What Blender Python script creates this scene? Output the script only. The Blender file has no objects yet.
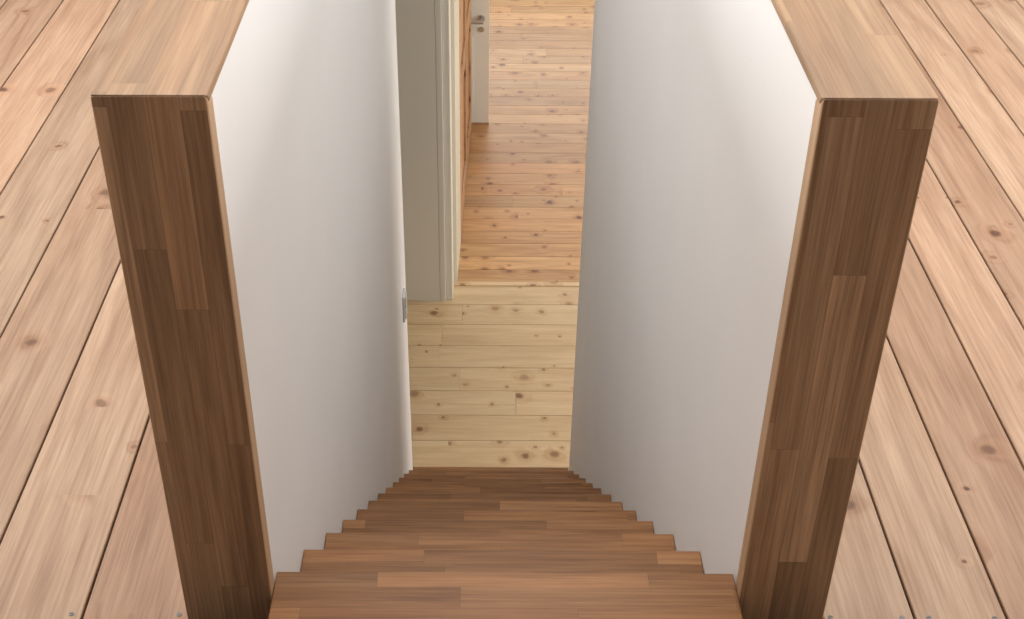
import bpy, bmesh, math, random
from mathutils import Vector, Matrix
random.seed(4)
S = bpy.context.scene
S.view_settings.view_transform = 'Standard'
S.view_settings.look = 'None'

# ---------------- dimensions ----------------
XI, XO = 0.3865, 0.5245          # inner / outer faces of the stair parapets
YP = 1.47                        # front face of newel boards
TOP = 0.958                      # parapet cap height
YE = 4.80                        # end of stair walls
ZL = -2.895                      # lower floor
RISE, GOING, Z0, Y0 = 0.2275, 0.275, 0.0625, 1.524
YF = 12.6
XR = 3.2
T = 0.034                        # oak board thickness (posts)
TR = 0.015                       # oak cap thickness (rails)
ZCL = -0.19                      # lower ceiling

# ---------------- node helpers ----------------
class NT:
    def __init__(s, name):
        s.m = bpy.data.materials.new(name); s.m.use_nodes = True
        s.t = s.m.node_tree; s.b = s.t.nodes['Principled BSDF']
    def n(s, typ, **k):
        x = s.t.nodes.new(typ)
        for a, v in k.items(): setattr(x, a, v)
        return x
    def link(s, a, b): s.t.links.new(a, b)
    def put(s, sock, v):
        if isinstance(v, (int, float, tuple, list)): sock.default_value = v
        else: s.link(v, sock)
    def math(s, op, a, b=0.0, c=None, clamp=False):
        x = s.n('ShaderNodeMath', operation=op); x.use_clamp = clamp
        s.put(x.inputs[0], a); s.put(x.inputs[1], b)
        if c is not None: s.put(x.inputs[2], c)
        return x.outputs[0]
    def comb(s, a, b, c=0.0):
        x = s.n('ShaderNodeCombineXYZ')
        for i, v in enumerate((a, b, c)): s.put(x.inputs[i], v)
        return x.outputs[0]
    def mix(s, f, a, b, blend='MIX'):
        x = s.n('ShaderNodeMix', data_type='RGBA', blend_type=blend)
        s.put(x.inputs[0], f)
        s.put(x.inputs[6], a if not isinstance(a, tuple) else (*a, 1)[:4])
        s.put(x.inputs[7], b if not isinstance(b, tuple) else (*b, 1)[:4])
        return x.outputs[2]
    def noise(s, vec, scale=1.0, detail=3.0, rough=0.5, dist=0.0):
        x = s.n('ShaderNodeTexNoise'); s.link(vec, x.inputs['Vector'])
        x.inputs['Scale'].default_value = scale; x.inputs['Detail'].default_value = detail
        x.inputs['Roughness'].default_value = rough; x.inputs['Distortion'].default_value = dist
        return x.outputs['Fac']
    def rng(s, v, a, b, c=0.0, d=1.0, smooth=False):
        x = s.n('ShaderNodeMapRange'); x.clamp = True
        if smooth: x.interpolation_type = 'SMOOTHSTEP'
        s.put(x.inputs[0], v)
        for i, q in enumerate((a, b, c, d)): s.put(x.inputs[i+1], q)
        return x.outputs[0]

def wood(name, u, v, ca, cb, vary=0.25, lam=None, knots=None, grain=55., rings=0., rough=0.45,
         tint=None, knotcol=(0.10, 0.035, 0.015), spec=0.4, streak=0.3, seamk=0.35):
    """procedural wood. u = grain axis, v = across axis. lam=(strip width, block length)"""
    N = NT(name)
    tc = N.n('ShaderNodeTexCoord'); sp = N.n('ShaderNodeSeparateXYZ'); N.link(tc.outputs['Object'], sp.inputs[0])
    U = sp.outputs['XYZ'.index(u)]; V = sp.outputs['XYZ'.index(v)]
    W = sp.outputs['XYZ'.index([q for q in 'XYZ' if q not in (u, v)][0])]
    g = N.n('ShaderNodeNewGeometry'); isl = g.outputs['Random Per Island']
    seam = None
    if lam:
        w, L = lam
        vv = N.math('ADD', N.math('DIVIDE', V, w), N.math('MULTIPLY', isl, 3.0))
        row = N.math('FLOOR', vv)
        wn = N.n('ShaderNodeTexWhiteNoise', noise_dimensions='2D')
        N.link(N.comb(row, N.math('MULTIPLY', isl, 31.)), wn.inputs['Vector'])
        uu = N.math('ADD', N.math('DIVIDE', U, L), N.math('MULTIPLY', wn.outputs['Value'], 9.7))
        col = N.math('FLOOR', uu)
        wn2 = N.n('ShaderNodeTexWhiteNoise', noise_dimensions='3D')
        N.link(N.comb(row, col, N.math('MULTIPLY', isl, 17.)), wn2.inputs['Vector'])
        R = wn2.outputs['Value']
        sepc = N.n('ShaderNodeSeparateColor'); N.link(wn2.outputs['Color'], sepc.inputs[0]); R2 = sepc.outputs[1]
        fv = N.math('PINGPONG', vv, 0.5); fu = N.math('PINGPONG', uu, 0.5)
        s1 = N.rng(fv, 0.0, 0.0009 / w, 1, 0); s2 = N.rng(fu, 0.0, 0.0008 / L, 1, 0)
        seam = N.math('MAXIMUM', s1, s2)
    else:
        R = isl
        wn = N.n('ShaderNodeTexWhiteNoise', noise_dimensions='1D'); N.link(isl, wn.inputs['W']); R2 = wn.outputs['Value']
    off = N.math('MULTIPLY', R, 43.0)
    kmask = None; infl = 0.0
    if knots:
        sc, keep, rad = knots
        vo = N.n('ShaderNodeTexVoronoi', feature='F1', voronoi_dimensions='2D')
        wx = N.noise(N.comb(N.math('MULTIPLY', U, 25), N.math('MULTIPLY', V, 25), off), 1, 2)
        wy = N.noise(N.comb(N.math('MULTIPLY', V, 25), N.math('MULTIPLY', U, 25), N.math('ADD', off, 7.7)), 1, 2)
        wu = N.math('MULTIPLY', N.math('SUBTRACT', wx, 0.5), 0.022)
        wv = N.math('MULTIPLY', N.math('SUBTRACT', wy, 0.5), 0.022)
        N.link(N.comb(N.math('ADD', N.math('ADD', U, off), wu), N.math('ADD', N.math('ADD', V, off), wv)), vo.inputs['Vector'])
        vo.inputs['Scale'].default_value = sc
        d = vo.outputs['Distance']
        cs = N.n('ShaderNodeSeparateColor'); N.link(vo.outputs['Color'], cs.inputs[0])
        clus = N.noise(N.comb(N.math('MULTIPLY', U, 1.3), off), 1, 1)
        on = N.math('LESS_THAN', cs.outputs[0], N.math('MULTIPLY', N.rng(clus, 0.35, 0.65, 0.25, 1.5), keep))
        size = N.math('POWER', cs.outputs[1], 1.8)
        rr = N.math('MULTIPLY', N.math('ADD', N.math('MULTIPLY', size, 1.1), 0.3), rad * sc)
        q = N.math('DIVIDE', d, rr)
        dark = N.math('ADD', 0.45, N.math('MULTIPLY', cs.outputs[2], 0.55))
        kmask = N.math('MULTIPLY', N.math('MULTIPLY', N.rng(q, 0.5, 1.25, 1, 0, True), on), dark)
        halo = N.math('MULTIPLY', N.rng(q, 0.8, 3.6, 1, 0, True), on)
        infl = halo
    lowv = N.noise(N.comb(N.math('MULTIPLY', U, 0.7), N.math('MULTIPLY', V, 5.0), off), 1, 2)
    if rings:
        ph = N.math('ADD', N.math('MULTIPLY', V, rings), N.math('MULTIPLY', lowv, 10.0))
        if knots: ph = N.math('ADD', ph, N.math('MULTIPLY', infl, 1.4))
        ph = N.math('ADD', ph, off)
        band = N.math('PINGPONG', ph, 1.0)
        band = N.rng(band, 0.35, 1.0, 0, 1, True)
        str1 = N.noise(N.comb(N.math('MULTIPLY', U, 1.4), N.math('MULTIPLY', V, 38), off), 1, 3, 0.6)
        band = N.math('ADD', N.math('MULTIPLY', band, 0.5), N.math('MULTIPLY', N.rng(str1, 0.3, 0.7), 0.5))
    else:
        band = N.rng(N.noise(N.comb(N.math('MULTIPLY', U, 2.0), N.math('MULTIPLY', V, 45.0), N.math('ADD', off, N.math('MULTIPLY', W, 20))), 1, 3, 0.6, 0.4), 0.3, 0.7)
    fine = N.noise(N.comb(N.math('MULTIPLY', U, 5.0), N.math('MULTIPLY', V, grain * 4), N.math('ADD', off, N.math('MULTIPLY', W, 60))), 1, 4, 0.65)
    gr = N.math('ADD', N.math('MULTIPLY', band, 0.55), N.math('MULTIPLY', N.rng(fine, 0.36, 0.64), 0.45))
    c = N.mix(gr, ca, cb)
    if tint: c = N.mix(N.math('MULTIPLY', R2, 0.8), c, N.mix(1.0, c, tint, 'MULTIPLY'))
    br = N.rng(R, 0, 1, 1 - vary, 1 + vary * 0.7)
    bc = N.n('ShaderNodeCombineColor')
    for i in range(3): N.link(br, bc.inputs[i])
    c = N.mix(1.0, c, bc.outputs[0], 'MULTIPLY')
    blot = N.noise(N.comb(N.math('MULTIPLY', U, 1.5), N.math('MULTIPLY', V, 9), off), 1, 4, 0.6)
    c = N.mix(N.rng(blot, 0.42, 0.75, 0, streak * 2), c, N.mix(1.0, c, (0.76, 0.64, 0.56), 'MULTIPLY'))
    if knots:
        c = N.mix(N.math('MULTIPLY', halo, 0.35), c, N.mix(1.0, c, (0.72, 0.48, 0.34), 'MULTIPLY'))
        c = N.mix(N.math('MULTIPLY', kmask, 0.9), c, knotcol)
    if seam is not None: c = N.mix(N.math('MULTIPLY', seam, seamk), c, (0.06, 0.03, 0.015))
    N.link(c, N.b.inputs['Base Color'])
    N.b.inputs['Roughness'].default_value = rough
    N.b.inputs['Specular IOR Level'].default_value = spec
    bp = N.n('ShaderNodeBump'); bp.inputs['Strength'].default_value = 0.12; bp.inputs['Distance'].default_value = 0.002
    N.link(gr, bp.inputs['Height']); N.link(bp.outputs[0], N.b.inputs['Normal'])
    return N.m

def plain(name, col, rough=0.6, metal=0.0, bump=0.0, bscale=250):
    N = NT(name)
    tc = N.n('ShaderNodeTexCoord')
    f = N.noise(tc.outputs['Object'], 3.0, 3)
    c = N.mix(f, tuple(q * 0.965 for q in col), tuple(min(1, q * 1.03) for q in col))
    N.link(c, N.b.inputs['Base Color'])
    N.b.inputs['Roughness'].default_value = rough; N.b.inputs['Metallic'].default_value = metal
    if bump:
        h = N.noise(tc.outputs['Object'], bscale, 2)
        bp = N.n('ShaderNodeBump'); bp.inputs['Strength'].default_value = bump; bp.inputs['Distance'].default_value = 0.0015
        N.link(h, bp.inputs['Height']); N.link(bp.outputs[0], N.b.inputs['Normal'])
    return N.m

OA, OB = (0.46, 0.295, 0.175), (0.19, 0.112, 0.062)
M_oak_z = wood('oak_vertical', 'Z', 'X', OA, OB, 0.30, lam=(0.045, 0.55), tint=(0.90, 0.84, 0.78), spec=0.3)
M_oak_edge = wood('oak_pale_edge', 'Z', 'Y', (0.62, 0.42, 0.25), (0.46, 0.29, 0.165), 0.06, rough=0.5)
M_oak_y = wood('oak_lengthwise', 'Y', 'X', (0.51, 0.325, 0.185), (0.30, 0.178, 0.096), 0.15, lam=(0.045, 0.7), tint=(0.92, 0.87, 0.82), seamk=0.2)
M_oak_x = wood('oak_tread', 'X', 'Y', (0.43, 0.222, 0.098), (0.185, 0.084, 0.035), 0.24, lam=(0.045, 0.45), tint=(0.9, 0.84, 0.78), rough=0.42, spec=0.24)
PA, PB = (0.53, 0.385, 0.27), (0.30, 0.193, 0.125)
M_pine_up = wood('pine_floor_upper', 'Y', 'X', PA, PB, 0.15, knots=(7.5, 0.40, 0.0145), grain=40, rings=16, rough=0.45, tint=(0.97, 0.84, 0.78), knotcol=(0.085, 0.037, 0.021), spec=0.33)
M_pine_pale = wood('pine_floor_pale', 'X', 'Y', (0.78, 0.61, 0.39), (0.61, 0.435, 0.245), 0.07, knots=(7, 0.5, 0.021), grain=40, rings=14, rough=0.42, knotcol=(0.20, 0.085, 0.035), tint=(1, .97, .93))
M_pine_red = wood('pine_floor_aged', 'X', 'Y', (0.74, 0.49, 0.25), (0.46, 0.26, 0.115), 0.2, knots=(6.5, 0.65, 0.020), grain=40, rings=18, rough=0.45, spec=0.3, tint=(0.93, 0.8, 0.68), knotcol=(0.13, 0.05, 0.02))
M_pine_door = wood('pine_door', 'Z', 'Y', (0.60, 0.38, 0.21), (0.42, 0.23, 0.12), 0.2, knots=(7, 0.7, 0.022), rings=24)
M_white = plain('white_plaster', (0.82, 0.80, 0.78), 0.75, bump=0.2)
M_ceil = plain('ceiling_paint', (0.74, 0.74, 0.72), 0.8)
M_cream = plain('cream_paint', (0.74, 0.70, 0.59), 0.4)
M_paint = plain('white_gloss_paint', (0.86, 0.845, 0.78), 0.4)
M_dark = plain('dark_subfloor', (0.03, 0.02, 0.015), 0.9)
M_metal = plain('brushed_steel', (0.60, 0.60, 0.60), 0.3, 1.0)
M_screw = plain('dull_zinc', (0.22, 0.21, 0.2), 0.55, 0.6)
M_plast = plain('switch_plastic', (0.6, 0.6, 0.58), 0.3)

# ---------------- mesh helpers ----------------
def new_obj(name, bm, mats, parent=None, smooth=False):
    me = bpy.data.meshes.new(name); bm.to_mesh(me); bm.free()
    for m in mats: me.materials.append(m)
    if smooth:
        for p in me.polygons: p.use_smooth = True
    o = bpy.data.objects.new(name, me); S.collection.objects.link(o)
    if parent: o.parent = parent
    return o
def prism(bm, pts, ax, a, b, mi=0, bev=0.0, seg=2):
    oth = [i for i in range(3) if i != ax]
    def mk(p, t):
        c = [0, 0, 0]; c[oth[0]] = p[0]; c[oth[1]] = p[1]; c[ax] = t; return bm.verts.new(c)
    A = [mk(p, a) for p in pts]; B = [mk(p, b) for p in pts]; n = len(pts)
    fs = [bm.faces.new(A), bm.faces.new(B[::-1])]
    for i in range(n): fs.append(bm.faces.new((A[i], B[i], B[(i+1) % n], A[(i+1) % n])))
    bmesh.ops.recalc_face_normals(bm, faces=fs)
    for f in fs: f.material_index = mi
    if bev:
        es = list({e for f in fs for e in f.edges})
        r = bmesh.ops.bevel(bm, geom=es, offset=bev, segments=seg, affect='EDGES', profile=0.5)
        for f in r['faces']: f.material_index = mi
def box(bm, x0, x1, y0, y1, z0, z1, mi=0, bev=0.0, seg=2):
    prism(bm, [(x0, y0), (x1, y0), (x1, y1), (x0, y1)], 2, z0, z1, mi, bev, seg)
def cyl(bm, c, d, r, L, seg=24, mi=0):
    q = Vector((0, 0, 1)).rotation_difference(Vector(d).normalized()).to_matrix().to_4x4()
    n0 = len(bm.faces)
    bmesh.ops.create_cone(bm, cap_ends=True, segments=seg, radius1=r, radius2=r, depth=L,
                          matrix=Matrix.Translation(c) @ q)
    bm.faces.ensure_lookup_table()
    for f in bm.faces[n0:]: f.material_index = mi

# ---------------- stair walls + oak caps ----------------
e = 0.004
for s, nm in ((-1, 'left'), (1, 'right')):
    a, b = sorted((s * XI, s * XO))
    bm = bmesh.new()
    box(bm, a, b, YP + T, YE, ZL, TOP - TR, 0)
    new_obj('wall_stair_' + nm, bm, [M_white])
    bm = bmesh.new()
    prism(bm, [(YP, 0.0), (YP, TOP), (YP + TR, TOP - TR), (YP + T, TOP - TR), (YP + T, 0.0)], 0, a - e, b + e, 0, 0.0035, 3)
    bm.normal_update()
    for f in bm.faces:
        if abs(f.normal.x) > 0.5: f.material_index = 1
    new_obj('oak_newel_board', bm, [M_oak_z, M_oak_edge])
    bm = bmesh.new()
    prism(bm, [(YP, TOP), (YE + 0.14, TOP), (YE + 0.14, TOP - TR), (YP + TR, TOP - TR)], 0, a - e, b + e, 0, 0.003, 3)
    new_obj('oak_handrail_cap', bm, [M_oak_y])
bm = bmesh.new()
box(bm, -XO, XO, YE, YE + 0.138, ZCL, TOP - TR)
new_obj('wall_stair_back', bm, [M_white])
bm = bmesh.new()
box(bm, -XI + 0.006, XI - 0.006, YE - 0.004, YE + 0.142, TOP - TR, TOP, 0, 0.003)
new_obj('oak_handrail_cap', bm, [M_oak_x])

# ---------------- staircase ----------------
bm = bmesh.new()
for k in range(0, 13):
    yn = Y0 + k * GOING; z = Z0 - k * RISE
    yb = yn - GOING - 0.035 if k else 1.24
    g = 0.0045 if k == 0 else 0.001
    box(bm, -XI + g, XI - g, yb, yn, z - 0.042, z, 0, 0.003, 3)
    box(bm, -XI + g, XI - g, yn - 0.055, yn - 0.035, (z - RISE) if k < 12 else ZL, z - 0.042, 1)
new_obj('staircase', bm, [M_oak_x, M_white])

# ---------------- upper floor ----------------
bm = bmesh.new()
G = 0.0024
def plank(x0, x1, y0, y1):
    box(bm, x0 + G, x1 - G, y0, y1, -0.026, 0.0, 0, 0.0015, 1)
edges = [-0.516 - 0.19 * i for i in range(0, 15)]
for i in range(14): plank(edges[i+1], edges[i], -1.8, YF)
edges = [0.531 + 0.155 * i for i in range(0, 18)]
for i in range(17): plank(edges[i], edges[i+1], -1.8, YF)
mid = [-0.516 + (0.531 + 0.516) / 6 * i for i in range(7)]
for i in range(6):
    plank(mid[i], mid[i+1], -1.8, 1.238)
    plank(mid[i], mid[i+1], YE + 0.14, YF)
box(bm, -XR, -XO, -1.8, YF, -0.06, -0.027, 1)
box(bm, XO, XR, -1.8, YF, -0.06, -0.027, 1)
box(bm, -XO, XO, -1.8, 1.45, -0.06, -0.027, 1)
box(bm, -XO, XO, YE + 0.14, YF, -0.06, -0.027, 1)
new_obj('floor_upper', bm, [M_pine_up, M_dark])
bm = bmesh.new()
box(bm, -XR, -XO, -1.8, YF, ZCL, -0.062)
box(bm, XO, XR, -1.8, YF, ZCL, -0.062)
box(bm, -XO, XO, -1.8, 1.45, ZCL, -0.062)
box(bm, -XO, XO, YE + 0.14, YF, ZCL, -0.062)
new_obj('ceiling_lower', bm, [M_ceil])
bm = bmesh.new()
for xx in (-0.545, -0.725, 0.545, 0.665, 0.71, 0.82):
    cyl(bm, (xx, 1.484, 0.0005), (0, 0, 1), 0.0042, 0.0015, 14)
    box(bm, xx - 0.003, xx + 0.003, 1.4835, 1.4845, 0.0012, 0.0015, 1)
new_obj('floor_screws', bm, [M_screw, M_dark])

# ---------------- lower floor ----------------
bm = bmesh.new()
YT = 6.78
def rows(y0, y1, w, lens, mi, gap):
    y = y0
    while y < y1 - 1e-4:
        x = -XR - random.random() * lens
        ye = min(y + w, y1)
        while x < XR:
            l = lens * random.uniform(0.8, 1.2)
            a, b = max(x, -XR), min(x + l, XR)
            if b - a > 0.02:
                box(bm, a + 0.0006, b - 0.0006, y + gap, ye - gap, ZL - 0.025, ZL, mi, 0.0008, 1)
            x += l
        y = ye
rows(YT - 0.213 * 22, YT, 0.213, 1.0, 0, 0.0016)
rows(YT + 0.02, YF, 0.158, 3.6, 1, 0.0014)
box(bm, -XR, XR, -0.2, YF, ZL - 0.08, ZL - 0.026, 2)
new_obj('floor_lower', bm, [M_pine_pale, M_pine_red, M_dark])
bm = bmesh.new()
box(bm, -0.23, XR, YT - 0.012, YT + 0.03, ZL, ZL + 0.006, 0, 0.002)
new_obj('trim_threshold', bm, [M_pine_pale])

# ---------------- lower hallway left side ----------------
bm = bmesh.new()
box(bm, -XR, -0.31, 6.60, 6.74, ZL, ZCL, 0, 0.003)
new_obj('wall_hall_pier', bm, [M_paint])
bm = bmesh.new()
box(bm, -0.309, -0.272, 6.60, 6.76, ZL, ZCL, 0, 0.004)
box(bm, -0.271, -0.229, 6.615, 6.79, ZL, ZCL, 0, 0.006)
new_obj('trim_door_jamb', bm, [M_paint])
def skew(y): return -0.208 + (y - 6.8) / 2.2 * 0.071
bm = bmesh.new()
prism(bm, [(-0.33, 6.79), (skew(6.79), 6.79), (skew(7.3), 7.3), (-0.33, 7.3)], 2, ZL, ZCL, 0)
prism(bm, [(-0.33, 7.3), (skew(7.3) - 0.04, 7.3), (skew(8.9) - 0.04, 8.9), (-0.33, 8.9)], 2, ZL, ZCL, 0)
new_obj('wall_hall_left', bm, [M_cream])
door = bpy.data.objects.new('door_1', None); S.collection.objects.link(door)
bm = bmesh.new()
def sk(y0, y1, d0, d1, z0, z1, bev=0.002):
    prism(bm, [(skew(y0) + d0, y0), (skew(y0) + d1, y0), (skew(y1) + d1, y1), (skew(y1) + d0, y1)], 2, z0, z1, 0, bev)
sk(7.31, 8.9, -0.038, -0.012, ZL + 0.01, ZL + 2.05)
for a, b in ((7.31, 7.45), (8.04, 8.18), (8.76, 8.9)): sk(a, b, -0.012, 0.002, ZL + 0.01, ZL + 2.05)
for a, b in ((ZL + 0.01, ZL + 0.2), (ZL + 0.95, ZL + 1.1), (ZL + 1.93, ZL + 2.05)):
    sk(7.45, 8.04, -0.012, 0.0, a, b); sk(8.18, 8.76, -0.012, 0.0, a, b)
new_obj('leaf', bm, [M_pine_door], door)
d2 = bpy.data.objects.new('door_2', None); S.collection.objects.link(d2)
bm = bmesh.new()
box(bm, -0.86, -0.006, 9.0, 9.045, ZL + 0.012, ZL + 2.02, 0, 0.003)
for z0, z1 in ((0.15, 0.72), (1.1, 1.9)):
    box(bm, -0.74, -0.125, 8.992, 9.0, ZL + z0, ZL + z1, 0, 0.003)
new_obj('leaf', bm, [M_paint], d2)
bm = bmesh.new()
hz = ZL + 0.86
cyl(bm, (-0.065, 8.994, hz), (0, 1, 0), 0.026, 0.010)
cyl(bm, (-0.065, 8.994, hz - 0.085), (0, 1, 0), 0.020, 0.008)
cyl(bm, (-0.065, 8.958, hz), (0, 1, 0), 0.012, 0.07)
cyl(bm, (-0.105, 8.922, hz), (1, 0, 0), 0.013, 0.105)
new_obj('lever_handle', bm, [M_metal], d2)
bm = bmesh.new()
box(bm, -0.86, -0.006, 8.995, 9.05, ZL, ZL + 0.011, 0)
new_obj('trim_door_sill', bm, [M_pine_door])

# switch on left stair wall
bm = bmesh.new()
box(bm, -XI, -XI + 0.010, 4.56, 4.64, -1.60, -1.47, 0, 0.003)
box(bm, -XI + 0.010, -XI + 0.015, 4.572, 4.628, -1.59, -1.545, 0, 0.002)
box(bm, -XI + 0.010, -XI + 0.015, 4.572, 4.628, -1.53, -1.48, 0, 0.002)
new_obj('light_switch', bm, [M_plast])

# ---------------- room shell ----------------
def wall_hole(name, axis, p0, p1, u0, u1, z0, z1, holes):
    bm = bmesh.new()
    def b(ua, ub, za, zb):
        if ub - ua < 1e-4 or zb - za < 1e-4: return
        if axis == 0: box(bm, p0, p1, ua, ub, za, zb)
        else: box(bm, ua, ub, p0, p1, za, zb)
    zc = z0
    for (ua, ub, za, zb) in sorted(holes, key=lambda h: h[2]):
        b(u0, u1, zc, za); b(u0, ua, za, zb); b(ub, u1, za, zb); zc = zb
    b(u0, u1, zc, z1)
    return new_obj(name, bm, [M_white])
ZC = 2.6
UW = (1.7, 4.7, 1.0, 2.2)  # made-up side openings, out of view, to brighten the upper stair walls
wall_hole('wall_left', 0, -XR - 0.2, -XR, -1.8, YF, ZL - 0.08, ZC, [UW])
wall_hole('wall_right', 0, XR, XR + 0.2, -1.8, YF, ZL - 0.08, ZC, [(5.2, 7.4, -2.2, -0.5), UW])
wall_hole('wall_back', 1, YF, YF + 0.2, -XR - 0.2, XR + 0.2, ZL - 0.08, ZC, [(-0.6, 2.2, -2.1, -0.5), (-2.0, 2.0, 0.7, 2.2)])
wall_hole('wall_front', 1, -2.0, -1.8, -XR - 0.2, XR + 0.2, -0.25, ZC, [])
wall_hole('wall_lower_front', 1, -0.4, -0.2, -XR, XR, ZL - 0.08, ZCL, [])
SX, SA, SB = 1.6, 1.8, 4.6
bm = bmesh.new()
box(bm, -XR - 0.2, -SX, -2, YF + 0.2, ZC, ZC + 0.2); box(bm, SX, XR + 0.2, -2, YF + 0.2, ZC, ZC + 0.2)
box(bm, -SX, SX, -2, SA, ZC, ZC + 0.2); box(bm, -SX, SX, SB, YF + 0.2, ZC, ZC + 0.2)
new_obj('ceiling', bm, [M_ceil])
def frame(name, axis, p, ua, ub, va, vb, t=0.05):
    bm = bmesh.new()
    def b(u0, u1, v0, v1):
        if axis == 0: box(bm, p, p + 0.05, u0, u1, v0, v1, 0, 0.004)
        elif axis == 1: box(bm, u0, u1, p, p + 0.05, v0, v1, 0, 0.004)
        else: box(bm, u0, u1, v0, v1, p, p + 0.05, 0, 0.004)
    b(ua, ua + t, va, vb); b(ub - t, ub, va, vb); b(ua + t, ub - t, va, va + t); b(ua + t, ub - t, vb - t, vb)
    m = (ua + ub) / 2; b(m - t / 2, m + t / 2, va + t, vb - t)
    new_obj(name, bm, [M_paint])
frame('window_1', 0, XR + 0.08, 5.2, 7.4, -2.2, -0.5)
frame('window_2', 1, YF + 0.08, -0.6, 2.2, -2.1, -0.5)
frame('window_3', 2, ZC + 0.08, -SX, SX, SA, SB)
frame('window_4', 1, YF + 0.08, -2.0, 2.0, 0.7, 2.2)
frame('added_window_east', 0, XR + 0.08, *UW)  # frame of the added, unseen east opening
frame('added_window_west', 0, -XR - 0.13, *UW)  # frame of the added, unseen west opening

# ---------------- lights ----------------
def area(name, loc, rot, sx, sy, power, col=(1, 1, 1)):
    l = bpy.data.lights.new(name, 'AREA'); l.shape = 'RECTANGLE'; l.size = sx; l.size_y = sy
    l.energy = power; l.color = col
    o = bpy.data.objects.new(name, l); S.collection.objects.link(o)
    o.location = loc; o.rotation_euler = [math.radians(q) for q in rot]
    return o
area('skylight_daylight', (0, (SA + SB) / 2, ZC + 0.22), (0, 0, 0), 2 * SX, SB - SA, 90, (1.0, 0.99, 0.98))
area('window_daylight_right', (XR + 0.22, 6.3, -1.35), (0, 90, 0), 1.7, 2.2, 85, (1, 0.96, 0.90))
area('window_daylight_back', (0.8, YF + 0.22, -1.3), (-90, 0, 0), 2.8, 1.6, 80, (1, 0.96, 0.90))
area('window_daylight_upper', (0, YF + 0.22, 1.45), (-90, 0, 0), 4, 1.5, 60, (1, 0.99, 0.98))
area('added_side_fill_east', (XR + 0.22, 3.2, 1.6), (0, 90, 0), 1.2, 3.0, 92, (1, 0.99, 0.98))  # added fill over the parapet, brightens the top of the left stair wall
area('added_side_fill_west', (-XR - 0.22, 3.2, 1.6), (0, -90, 0), 1.2, 3.0, 105, (1, 0.99, 0.98))  # added fill from the other side, stronger so the right stair wall is brighter
w = bpy.data.worlds.new('World'); S.world = w; w.use_nodes = True
bg = w.node_tree.nodes['Background']; bg.inputs[0].default_value = (0.92, 0.95, 1, 1); bg.inputs[1].default_value = 1.0

# ---------------- camera ----------------
cd = bpy.data.cameras.new('camera'); cam = bpy.data.objects.new('camera', cd); S.collection.objects.link(cam)
R = Matrix.Rotation(math.radians(55), 4, 'X') @ Matrix.Rotation(math.radians(0.25), 4, 'Z')
cam.matrix_world = Matrix.Translation((-0.037, 0, 1.665)) @ R
cd.sensor_width = 36; cd.lens = 1297 / 1024 * 36; cd.shift_x = 28 / 1024
cd.clip_start = 0.05
S.camera = cam
